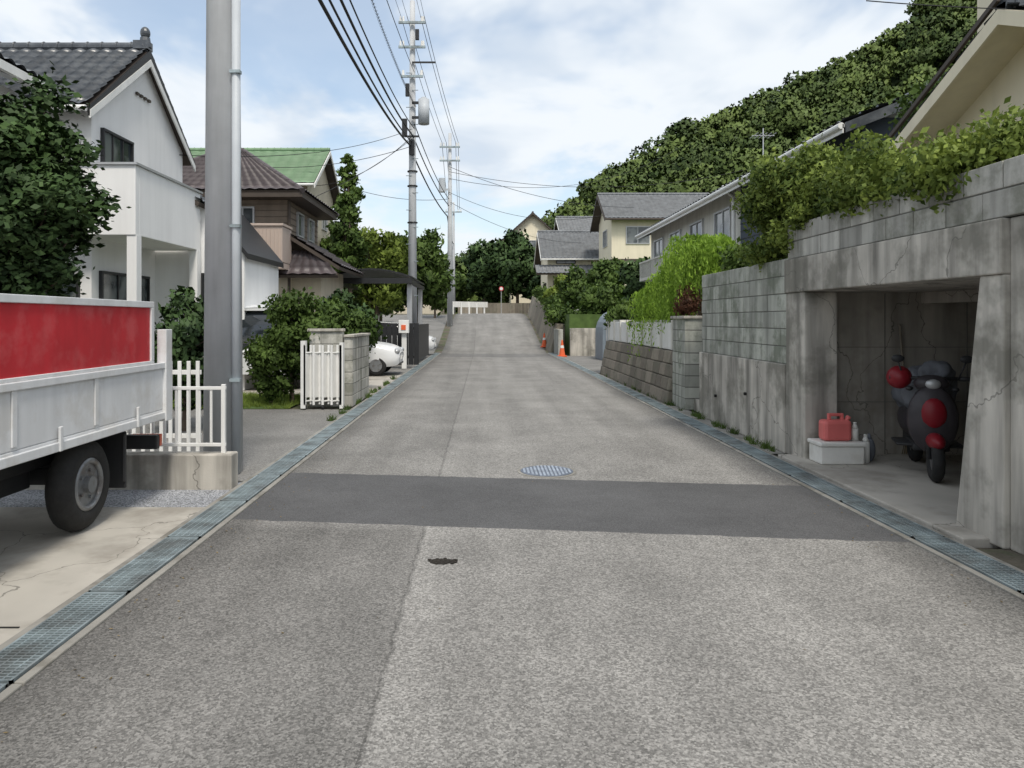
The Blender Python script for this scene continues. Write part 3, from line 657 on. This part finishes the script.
for i in range(60): b.box(5.9,5.92,18.6+i*.15,18.63+i*.15,3.05,3.6)
b.box(5.88,5.94,18.6,27.5,3.6,3.65); b.make('balcony_railing',M['greyw'],P)
P=emp('tv_antenna'); b=Bag().cyl((7.6,19.8,5.3),(7.6,19.8,6.7),.015,seg=6); b.cyl((7.3,19.8,6.5),(7.9,19.8,6.5),.012,seg=6)
for i in range(5): b.cyl((7.35+i*.12,19.5,6.5),(7.35+i*.12,20.1,6.5),.008,seg=5)
b.make('antenna',M['alum'],P)
P=emp('tiled_house')
gable(P,8.1,14.5,46,51,1.5,8.2,9.8,'x',M['cream'],M['tileg'],ov=.6,og=.5,trim=M['soffit'])
window(P,'-y',46,9,10.5,6.3,7.4); window(P,'-y',46,11.3,12.8,6.3,7.4); window(P,'-x',8.1,47.5,49,6.3,7.4)
b=Bag(); b.box(8.08,8.16,45.97,51,5.2,5.35); b.box(8.08,14.5,45.96,46,5.2,5.35); b.make('belt_trim',M['soffit'],P)
P=emp('tiled_house')
gable(P,4.6,8.6,52,58,2,6.2,8.1,'x',M['cream'],M['tileg'],ov=.6,og=.5,trim=M['whitep'])
tile_slab(P,'porch_roof',(3.7,50.4,4.7),(8.9,50.4,4.7),(8.9,52,5.4),(3.7,52,5.4),M['tileg'])
window(P,'-y',52,5.2,6.6,5.5,6.1,M['soffit']); window(P,'-y',52,5.0,6.6,2.8,4.3,M['soffit'],3); window(P,'-x',4.6,53,55,3,4.2,M['soffit'])
box(P,'garden_wall',3.9,8.9,50.0,50.15,1.8,3.4,M['whitep'])
P=emp('tiled_house')
gable(P,7.0,10.4,62,68,2,9.0,10.6,'x',M['brown'],M['tileg'],ov=.6,og=.5,trim=M['whitep'])
P=emp('far_house')
gable(P,2.9,7.4,76,82,2,10.6,12.6,'y',M['cream'],M['tileb'],ov=.9,og=.5,trim=M['soffit'])
window(P,'-y',76,4.2,5.8,8.4,9.8)
P=emp('far_house'); gable(P,-7.6,-3.6,62,68,2,4.6,5.6,'x',M['beige'],M['tileg'])
P=emp('concrete_wall'); box(P,'wall_face',3.7,8.5,31.0,31.2,-.05,1.15,M['conc'],.01); box(P,'wall_side',3.2,3.4,31.0,33.0,-.05,1.1,M['block2'],.01)
P=emp('stone_slope_wall'); b=Bag()
for i in range(12):
    y=33+i*1.4; z=ramp(y); b.prism([(3.0,y,z-.1),(3.35,y,z+1.3),(4.0,y,z+1.3),(4.0,y,z-.3)],(0,1.38,ramp(y+1.38)-z))
b.make('stones',M['stone'],P,.03)
box(None,'raised_bank',3.7,30,31.3,52,-.1,1.75,M['grass'])
P=emp('domed_shed'); b=Bag(); prof=[(5.05+.62*math.cos(a),27,1.0+.85*math.sin(a)) for a in np.linspace(0,math.pi,13)]
b.prism([(5.67,27,0)]+prof+[(4.43,27,0)],(0,1.8,0)); b.make('shell',mat('shed_grey_blue',(.2,.24,.28),.5,.1),P)
b=Bag()
for i in range(5): b.box(4.55+i*.22,4.58+i*.22,26.97,27,.1,1.4+.35*math.sin((i+.8)/5.6*math.pi))
b.make('door_ribs',M['alum'],P)
def cone(x,y):
    P=emp('traffic_cone'); z=ramp(y); b=Bag(); b.box(x-.18,x+.18,y-.18,y+.18,z,z+.04); b.cyl((x,y,z+.04),(x,y,z+.68),.13,.025,16); b.make('cone_body',M['orange'],P)
    Bag().cyl((x,y,z+.35),(x,y,z+.5),.083,.053,16).make('stripe',M['whitep'],P)
cone(2.98,35.5); cone(3.25,30.0)
P=emp('guardrail'); b=Bag()
for i in range(5): b.cyl((-2.1+i*.55,51+i*.9,1.9),(-2.1+i*.55,51+i*.9,2.75),.06)
b.prism([(-2.4,50.9,2.4),(.3,54.9,2.45),(.3,54.9,2.85),(-2.4,50.9,2.8)],(.05,-.05,0)); b.make('rail',M['whitep'],P)
P=emp('traffic_sign'); b=Bag().cyl((1.4,56,2.0),(1.4,56,4.0),.025); b.make('post',M['alum'],P)
Bag().cyl((1.4,55.94,3.9),(1.4,55.9,3.9),.18,seg=24).make('face',M['red'],P); Bag().cyl((1.4,55.9,3.9),(1.4,55.885,3.9),.12,seg=24).make('centre',M['whitep'],P)
P=emp('wooden_fence'); b=Bag()
for i in range(22): b.box(-2.0+i*.28,-1.73+i*.28,58,58.04,2.0,2.85)
b.make('boards',M['stone'],P)
# ------------------------------------------------------------------ truck
P=emp('small_dump_truck')
X0,X1=-4.15,-2.72
b=Bag(); b.box(X0,X1,3.0,6.28,.66,.74)
b.box(X1-.04,X1,3.02,6.28,.74,1.13); b.box(X0,X0+.04,3.02,6.28,.74,1.13); b.box(X0+.04,X1-.04,6.24,6.28,.74,1.13); b.box(X0,X1,3.0,3.05,.74,1.45)
b.make('bed',M['truckw'],P,.008)
b=Bag()
for y in (3.3,4.2,5.1): b.box(X1,X1+.012,y,y+.05,.76,1.1)
b.box(X1,X1+.02,3.02,6.26,1.09,1.14); b.box(X1,X1+.02,3.02,6.26,.66,.72); b.box(X1-.05,X1+.03,6.2,6.32,.64,1.42); b.box(X0-.03,X0+.05,6.2,6.32,.64,1.42)
for y in (3.6,4.65,5.7): b.box(X1+.012,X1+.03,y,y+.035,.66,.82)
b.make('bed_ribs',M['truckw'],P,.008)
b=Bag(); b.box(X1-.03,X1-.01,3.05,6.0,1.16,1.6); b.box(X0+.01,X0+.03,3.05,6.0,1.16,1.6); b.box(X0+.04,X1-.04,6.0,6.02,1.16,1.6); b.make('red_boards',M['red'],P)
b=Bag(); b.box(X1-.045,X1+.005,3.05,6.03,1.601,1.65); b.box(X1-.045,X1+.005,3.05,6.03,1.141,1.165)
for y in (3.05,5.98): b.box(X1-.045,X1+.006,y,y+.05,1.165,1.6)
b.make('board_frame',M['truckw'],P,.004)
b=Bag(); b.box(-3.85,-3.7,1.6,6.2,.48,.66); b.box(-3.2,-3.05,1.6,6.2,.48,.66); b.box(-3.9,-2.95,5.12,5.28,.34,.46); b.box(X1-.3,X1-.06,3.4,4.2,.3,.6); b.box(X0+.05,X1-.05,6.2,6.26,.4,.52)
b.box(X1-.06,X1-.04,5.62,5.66,.25,.62); b.box(X1-.34,X1-.04,5.64,5.66,.2,.64); b.box(-3.6,-3.1,4.3,5.0,.35,.62); b.make('chassis',M['black'],P,.01)
t=Bag(); r=Bag()
for y in (2.3,5.2):
    for x in (X0+.16,X1-.16):
        t.torus((x,y,.33),(1,0,0),.235,.095,w=.95); s=1 if x>-3.4 else -1
        r.cyl((x-.06*1,y,.33),(x+.06,y,.33),.19,seg=24); r.torus((x+s*.065,y,.33),(1,0,0),.17,.02); r.cyl((x,y,.33),(x+s*.1,y,.33),.06)
        for k in range(5): a=k*1.257; r.cyl((x,y+.1*math.cos(a),.33+.1*math.sin(a)),(x+s*.075,y+.1*math.cos(a),.33+.1*math.sin(a)),.013,seg=6)
t.make('tyres',M['rubber'],P,smooth=True); r.make('rims',M['rim'],P)
Bag().prism([(X0,1.35,.4),(X0,2.95,.4),(X0,2.95,1.85),(X0,1.9,1.9),(X0,1.4,1.15)],(X1-X0,0,0)).make('cab',M['truckw'],P,.05)
b=Bag(); b.prism([(X1-.01,1.62,1.2),(X1-.01,2.7,1.2),(X1-.01,2.7,1.75),(X1-.01,1.98,1.75)],(.015,0,0)); b.prism([(X0+.1,1.42,1.22),(X1-.1,1.42,1.22),(X1-.15,1.86,1.82),(X0+.15,1.86,1.82)],(0,-.03,.0)); b.make('cab_glass',M['cglass'],P)
b=Bag(); b.box(X1-.3,X1-.05,6.26,6.3,.42,.52); b.box(X0+.05,X0+.3,6.26,6.3,.42,.52); b.make('tail_lamps',M['lamp'],P)
# ------------------------------------------------------------------ cars
def car(x,y,ang,paint,L=3.4,W=1.48,H=1.5,name='parked_car'):
    T=Matrix.Translation((x,y,ramp(y)))@Matrix.Rotation(math.radians(ang),4,'Z'); P=emp(name)
    def loft(sts,sec,nm,m):
        b=Bag(T); n=len(sec(sts[0])); vs=[];fs=[]
        for s in sts: vs+=sec(s)
        for i in range(len(sts)-1):
            for j in range(n-1): fs.append((i*n+j,i*n+j+1,(i+1)*n+j+1,(i+1)*n+j))
        fs.append(tuple(range(n))); fs.append(tuple(range((len(sts)-1)*n,len(sts)*n))[::-1]); b.add(vs,fs)
        o=b.make(nm,m,P)
        for p in o.data.polygons: p.use_smooth=True
        o.modifiers.new('s','SUBSURF').levels=2; o.modifiers['s'].render_levels=2; return o
    h=W/2
    def sec(s):
        yy,w,z0,z1=s; w*=h; hs=[(-w*.9,z0),(-w,z0+.12),(-w,(z0+z1)/2),(-w*.95,z1-.06),(-w*.75,z1),(0,z1+.03),(w*.75,z1),(w*.95,z1-.06),(w,(z0+z1)/2),(w,z0+.12),(w*.9,z0)]
        return [(a,yy,z) for a,z in hs]
    loft([(-L/2,.85,.35,.8),(-L/2+.05,.93,.25,.9),(-L*.35,1,.22,.94),(0,1,.22,.93),(L*.25,1,.22,.92),(L*.42,.96,.24,.84),(L/2-.04,.88,.28,.72),(L/2,.75,.35,.6)],sec,'body',paint)
    def sec2(s):
        yy,w,z0,z1=s; w*=h; return [(-w,yy,z0),(-w*.93,yy,z0+(z1-z0)*.6),(-w*.82,yy,z1),(0,yy,z1+.02),(w*.82,yy,z1),(w*.93,yy,z0+(z1-z0)*.6),(w,yy,z0)]
    loft([(-L/2+.08,.85,.86,1.0),(-L/2+.2,.9,.86,H-.1),(-L*.3,.93,.86,H-.03),(0,.93,.86,H-.03),(L*.1,.92,.86,H-.1),(L*.3,.85,.84,.9)],sec2,'greenhouse',M['cglass'])
    def sec3(s):
        yy,w,z=s; w*=h; return [(-w,yy,z-.05),(-w*.8,yy,z),(0,yy,z+.02),(w*.8,yy,z),(w,yy,z-.05)]
    loft([(-L/2+.2,.7,H-.1),(-L*.32,.8,H-.01),(0,.8,H-.01),(L*.12,.72,H-.1)],sec3,'roof',paint)
    b=Bag(T); r=Bag(T)
    for s in (-1,1):
        for yy in (-L*.33,L*.33): b.torus((s*(h-.1),yy,.28),(1,0,0),.2,.08); r.cyl((s*(h-.14),yy,.28),(s*(h-.01),yy,.28),.17,seg=18)
    b.make('tyres',M['rubber'],P,smooth=True); r.make('wheels',M['rim'],P)
    b=Bag(T)
    for s in (-1,1): b.sph((s*h*.72,L/2-.07,.66),(.13,.08,.08)); b.sph((s*(h+.06),L*.2,.98),(.07,.05,.06))
    b.make('headlamps_mirrors',M['alum'],P,smooth=True)
    b=Bag(T); b.box(-.17,.17,L/2-.02,L/2+.015,.42,.52); b.make('plate',M['foam'],P); b=Bag(T); b.box(-.45,.45,L/2-.06,L/2-.003,.3,.4); b.make('grille',M['black'],P)
car(-4.75,17.2,0,M['carw'],3.6,1.6,1.85,'parked_van')
car(-4.05,20.2,-90,M['carw'],3.6,1.5,1.3)
car(-3.85,31.4,-90,M['carw'],3.6,1.55,1.45)
# ------------------------------------------------------------------ plants
tree('garden_pine_tree',-5.95,9.4,0,4.75,1.08,M['leafD'],.2,24000,.05,60,.26,.5,.08,vert=-.3,fuzz=.3)
tree('garden_shrub_tree',-4.05,9.9,0,2.25,.6,M['leafD'],.12,9000,.045,24,.36)
tree('garden_tree',-3.4,13.0,0,2.05,.58,M['leafA'],.22,9000,.045,26,.34,fuzz=.3)
tree('garden_tree',-3.75,12.9,0,1.2,.45,M['leafA'],.1,6000,.045,18,.38,fuzz=.3)
tree('garden_tree',-3.0,15.6,0,2.0,.6,M['leafA'],.2,6000,.055,18,.38,fuzz=.3)
tree('street_tree',-3.5,19.0,0,2.35,.75,M['leafD'],.25,8000,.065,24,.36)
tree('conifer_tree',-5.3,28.8,0,8.6,.7,M['leafA'],.15,9000,.1,60,.32,shape='column',fuzz=.4)
tree('broadleaf_tree',-4.6,31.5,0,5.7,1.6,M['leafL'],.3,12000,.11,40,.28,fuzz=.3)
tree('broadleaf_tree',-3.0,33.5,0,6.0,1.5,M['leafA'],.3,12000,.12,40,.28,fuzz=.3)
tree('broadleaf_tree',-6.6,33,0,5.2,1.6,M['leafA'],.3,9000,.12,34,.28,fuzz=.3)
tree('broadleaf_tree',-5.3,38,.5,5,1.7,M['leafD'],.2,8000,.14,34,.28)
tree('broadleaf_tree',-3.1,47,1.6,3.4,1.2,M['leafA'],.2,5000,.14,26,.3)
tree('broadleaf_tree',.2,70,2,7.0,2.4,M['leafD'],.15,10000,.22,44,.28,fuzz=.3)
tree('broadleaf_tree',3.2,68,2,8.0,2.6,M['leafD'],.15,11000,.22,44,.28,fuzz=.3)
tree('broadleaf_tree',-3.5,74,2,5.4,2.6,M['leafA'],.1,8000,.24,36,.28)
tree('broadleaf_tree',5.8,60,2,4.2,2.0,M['leafD'],.1,8000,.2,30,.3)
tree('garden_tree',4.9,37,1.6,2.4,1.0,M['leafA'],.1,7000,.11,28,.32)
tree('garden_tree',5.4,33.5,1.2,2.0,1.1,M['leafA'],.1,8000,.1,28,.32)
tree('garden_tree',4.4,41,1.6,2.4,.9,M['leafL'],.1,6000,.12,22,.34)
tree('garden_tree',6.6,30.5,.9,3.2,1.1,M['leafD'],.1,8000,.1,30,.32)
tree('garden_tree',6.8,40,1.6,3.2,1.3,M['leafA'],.15,8000,.13,30,.32)
tree('garden_tree',8.7,34,1.6,2.6,1.4,M['leafD'],.15,7000,.12,26,.32)
tree('garden_tree',7.0,11.0,2.1,3.1,.8,M['leafA'],.3,9000,.045,30,.34,fuzz=.35)
# hedge spilling over the wall
C=[];R=[]
for i in range(150):
    y=random.uniform(4.9,8.9); t=min(max((y-5)/3.6,0),1); top=2.86+t*.66+.1*math.sin(y*4)
    C.append((random.uniform(3.42,4.5),y,random.uniform(2.55,max(2.6,top-.22)))); R.append(random.uniform(.15,.28))
for i in range(30):
    y=random.uniform(8.1,9.0); C.append((random.uniform(3.28,3.7),y,random.uniform(2.25,3.25))); R.append(random.uniform(.14,.25))
for i in range(16):
    y=random.uniform(5.2,8.0); C.append((random.uniform(3.36,3.45),y,random.uniform(2.5,2.7))); R.append(random.uniform(.08,.15))
bush('climbing_hedge',C,R,M['leafV'],90000,.028,z0=2.45,stems=False)
C=[(random.uniform(3.9,5),random.uniform(9.5,11.5),random.uniform(2.2,2.45)) for i in range(16)]
bush('garden_bush',C,[.25]*16,M['leafA'],8000,.045,z0=2.1)
P=emp('weeping_shrub'); pts=[]; b=Bag()
for k in range(620):
    y=random.uniform(12.0,16.6); x0=random.uniform(3.5,4.4); top=2.25+.7*math.exp(-((y-13.1)/1.4)**2)*random.uniform(.6,1.05)-.08*max(0,y-14)
    out=random.uniform(-.1,.4); L=random.uniform(.5,1.25)*(1.3 if y>13.2 else .8); n=34
    for i in range(n):
        t=i/n; pts.append((x0-out*math.sin(t*1.6)+random.gauss(0,.02),y+random.gauss(0,.03)+.15*(t-.5)*math.sin(k),top+.12*math.sin(t*3)-L*t*t))
V,F,N=leaves(np.array(pts),.042,vert=1.2,asp=.3); np_mesh('fronds',V,F,M['leafW'],P)
for y in (12.7,13.4,14.4): b.cyl((4.0,y,1.3),(3.95,y+.1,2.6),.05,.02,7)
b.make('stems',M['bark'],P)
bush('potted_red_plant',[(3.5,12.35,1.78),(3.55,12.6,1.9),(3.5,12.75,1.72)],[.16,.18,.15],M['leafR'],1800,.03,z0=1.55)
C=[(random.uniform(3.7,4.6),random.uniform(16,20.4),random.uniform(1.4,1.8)) for i in range(18)]
bush('hedge',C,[.28]*18,M['leafA'],8000,.06,z0=1.4)
C=[(random.uniform(3.4,4.4),33+i*.8,ramp(33+i*.8)+random.uniform(1.0,1.8)) for i in range(20)]
bush('hedge',C,[.45]*20,M['leafA'],9000,.09,z0=1.2)
def tufts(name,spots,m,h=.12,n=60):
    V=[];F=[]
    for (x,y,z) in spots:
        sc=random.uniform(.4,1.2)
        for i in range(int(n*sc)):
            a=random.random()*6.28; r=random.random()*.07*sc; px=x+math.cos(a)*r;py=y+math.sin(a)*r; hh=h*random.uniform(.4,1.2)*sc; w=.004
            dx=random.gauss(0,.45)*hh; dy=random.gauss(0,.45)*hh; o=len(V)
            V+=[(px-w,py,z),(px+w,py,z),(px+dx+w*.3,py+dy,z+hh),(px+dx-w*.3,py+dy,z+hh)]; F.append((o,o+1,o+2,o+3))
    np_mesh(name,V,F,m)
tufts('weeds',[(-2.25+random.gauss(0,.02),random.choice([11.3,12.9,14,15.5,17,18.5])+random.gauss(0,.3),0) for i in range(26)],M['leafA'],.09)
tufts('wall_weeds',[(3.3+random.gauss(0,.02),random.uniform(8.2,20),0) for i in range(45)],M['leafA'],.08,40)
tufts('lawn_grass',[(random.uniform(-6,-3.3),random.uniform(12.3,14.6),0) for i in range(700)],M['leafL'],.08,22)
# fallen leaves and grit on the road edges
V=[];F=[]
for i in range(420):
    sd=random.random()<.5; x=(-1.86+abs(random.gauss(0,.22))) if sd else (2.86-abs(random.gauss(0,.22))); y=2.4+random.random()**1.3*16
    if random.random()<.15: x=random.uniform(-1.8,2.8)
    s=random.uniform(.004,.012); a=random.random()*6.28; c_,s_=math.cos(a)*s,math.sin(a)*s; o=len(V); z=.003
    V+=[(x-c_,y-s_,z),(x+s_*.5,y-c_*.5,z+.002),(x+c_,y+s_,z+.004),(x-s_*.5,y+c_*.5,z+.001)]; F.append((o,o+1,o+2,o+3))
np_mesh('leaf_litter',V,F,M['litter'])
# ------------------------------------------------------------------ hill and forest
rx=np.array([-120,-60,-30,0,12.7,24,34,44.6,55,65,75,86,96,111,140,200,320]); rz=np.array([3,3,5,12,19,28,34.5,40,44.5,49,54.5,60.5,66,70,77,85,90])
def hz(x,y):
    t=np.clip((y-80)/70,0,1); return 2.0+(np.interp(x,rx,rz)-5)*(t*t*(3-2*t)*.4+t*.6)
xs=np.linspace(-120,320,90); ys=np.linspace(79,260,50); XX,YY=np.meshgrid(xs,ys); ZZ=hz(XX,YY)+1.5*np.sin(XX*.21)*np.sin(YY*.17)-1
idx=np.arange(XX.size).reshape(XX.shape); F=np.stack([idx[:-1,:-1],idx[:-1,1:],idx[1:,1:],idx[1:,:-1]],-1).reshape(-1,4)
np_mesh('hill',np.stack([XX,YY,ZZ],-1).reshape(-1,3),F,mat('hill_soil',(.02,.035,.012),.95,.3),None)
CR=[]
while len(CR)<1500:
    y=random.uniform(82,158); x=random.uniform(-30,150)
    if x/y>.85 or x/y<-.25: continue
    r=random.choice([1.8,2.4,3.0,3.8,4.8])*random.uniform(.85,1.15)
    CR.append((x,y,float(hz(x,y))+random.uniform(.2,3.2)+1.5*math.sin(x*.21)*math.sin(y*.17)-1,r))
CR=np.array(CR)
SC=[];SR=[];ST=[];SO=[]
for c in CR:
    tnt=random.random()
    for j in range(int(5+c[3]*2.2)):
        d=rng.normal(size=3); d/=np.linalg.norm(d); d[2]=abs(d[2])*1.1-.1
        SC.append(c[:3]+d*c[3]*.72); SR.append(c[3]*random.uniform(.28,.5)); ST.append(min(1,max(0,tnt+random.uniform(-.15,.15)))); SO.append(d)
SC=np.array(SC);SR=np.array(SR);ST=np.array(ST);SO=np.array(SO)
k=np.repeat(np.arange(len(SC)),(10+SR**2*13).astype(int)); d=rng.normal(size=(len(k),3)); d/=np.linalg.norm(d,axis=1)[:,None]; d[:,2]=np.abs(d[:,2])*1.1-.25
pts=SC[k]+d*(SR[k]*(.75+.35*rng.random(len(k))))[:,None]
out=d*.75+SO[k]*.45; out/=np.linalg.norm(out,axis=1)[:,None]
V,F,N=leaves(pts,.36,out,asp=.7,mixn=.9); o=np_mesh('forest',V,F,M['leafF'],None,N)
at=o.data.attributes.new('tint','FLOAT','POINT'); at.data.foreach_set('value',np.repeat(ST[k],4).astype(np.float32))
# ------------------------------------------------------------------ camera, light, sky
cam=bpy.data.cameras.new('camera'); co=bpy.data.objects.new('camera',cam); COL.objects.link(co); S.camera=co
co.location=(0,0,1.5); co.rotation_euler=(math.radians(90),0,0); cam.sensor_width=36; cam.lens=25.66
cam.shift_x=.0283; cam.shift_y=-.0625; cam.clip_end=6000; cam.clip_start=.05
el,az=math.radians(56),math.radians(165)
sv=Vector((math.sin(az)*math.cos(el),math.cos(az)*math.cos(el),math.sin(el)))
L=bpy.data.lights.new('sun','SUN'); L.energy=2.7; L.angle=math.radians(12); L.color=(1,.94,.84); lo=bpy.data.objects.new('sun',L); COL.objects.link(lo)
lo.rotation_euler=sv.to_track_quat('Z','Y').to_euler(); lo.location=(5,-10,20)
W=bpy.data.worlds.new('World'); S.world=W; W.use_nodes=True; nt=W.node_tree; N=nt.nodes; bg=N['Background']
sky=N.new('ShaderNodeTexSky'); sky.sky_type='NISHITA'; sky.sun_disc=False; sky.sun_elevation=el; sky.sun_rotation=az; sky.dust_density=2.0
tc=N.new('ShaderNodeTexCoord'); sx=N.new('ShaderNodeSeparateXYZ'); nt.links.new(tc.outputs['Generated'],sx.inputs[0])
def wm(op,a,b,clamp=False):
    n=N.new('ShaderNodeMath'); n.operation=op; n.use_clamp=clamp
    for i,v in enumerate((a,b)):
        if isinstance(v,bpy.types.NodeSocket): nt.links.new(v,n.inputs[i])
        else: n.inputs[i].default_value=v
    return n.outputs[0]
zz=wm('ADD',wm('MAXIMUM',sx.outputs[2],0),.28)
cb=N.new('ShaderNodeCombineXYZ'); nt.links.new(wm('DIVIDE',sx.outputs[0],zz),cb.inputs[0]); nt.links.new(wm('DIVIDE',sx.outputs[1],zz),cb.inputs[1]); cb.inputs[2].default_value=5.2
def wn(sc,det,ro):
    n=N.new('ShaderNodeTexNoise'); n.inputs['Scale'].default_value=sc; n.inputs['Detail'].default_value=det; n.inputs['Roughness'].default_value=ro; n.inputs['Distortion'].default_value=.3; nt.links.new(cb.outputs[0],n.inputs['Vector']); return n.outputs['Fac']
def mr(f,a,b,c,d):
    n=N.new('ShaderNodeMapRange'); n.interpolation_type='SMOOTHSTEP'; nt.links.new(f,n.inputs[0])
    for i,v in enumerate((a,b,c,d)): n.inputs[i+1].default_value=v
    return n.outputs[0]
cov=mr(wn(1.9,5,.55),.38,.54,.3,1.0)
shade=mr(wn(2.8,4,.5),.48,.74,0,1)
sc=N.new('ShaderNodeVectorMath'); sc.operation='MULTIPLY'; nt.links.new(sky.outputs[0],sc.inputs[0]); sc.inputs[1].default_value=(1.9,1.85,1.7)
m1=N.new('ShaderNodeMix'); m1.data_type='RGBA'; nt.links.new(shade,m1.inputs[0]); m1.inputs[6].default_value=(7.9,8.35,8.8,1); m1.inputs[7].default_value=(5.9,6.7,7.7,1)
m2=N.new('ShaderNodeMix'); m2.data_type='RGBA'; nt.links.new(cov,m2.inputs[0]); nt.links.new(sc.outputs[0],m2.inputs[6]); nt.links.new(m1.outputs[2],m2.inputs[7])
nt.links.new(m2.outputs[2],bg.inputs[0]); bg.inputs[1].default_value=.115
S.view_settings.view_transform='Standard'; S.view_settings.look='None'; S.view_settings.exposure=0
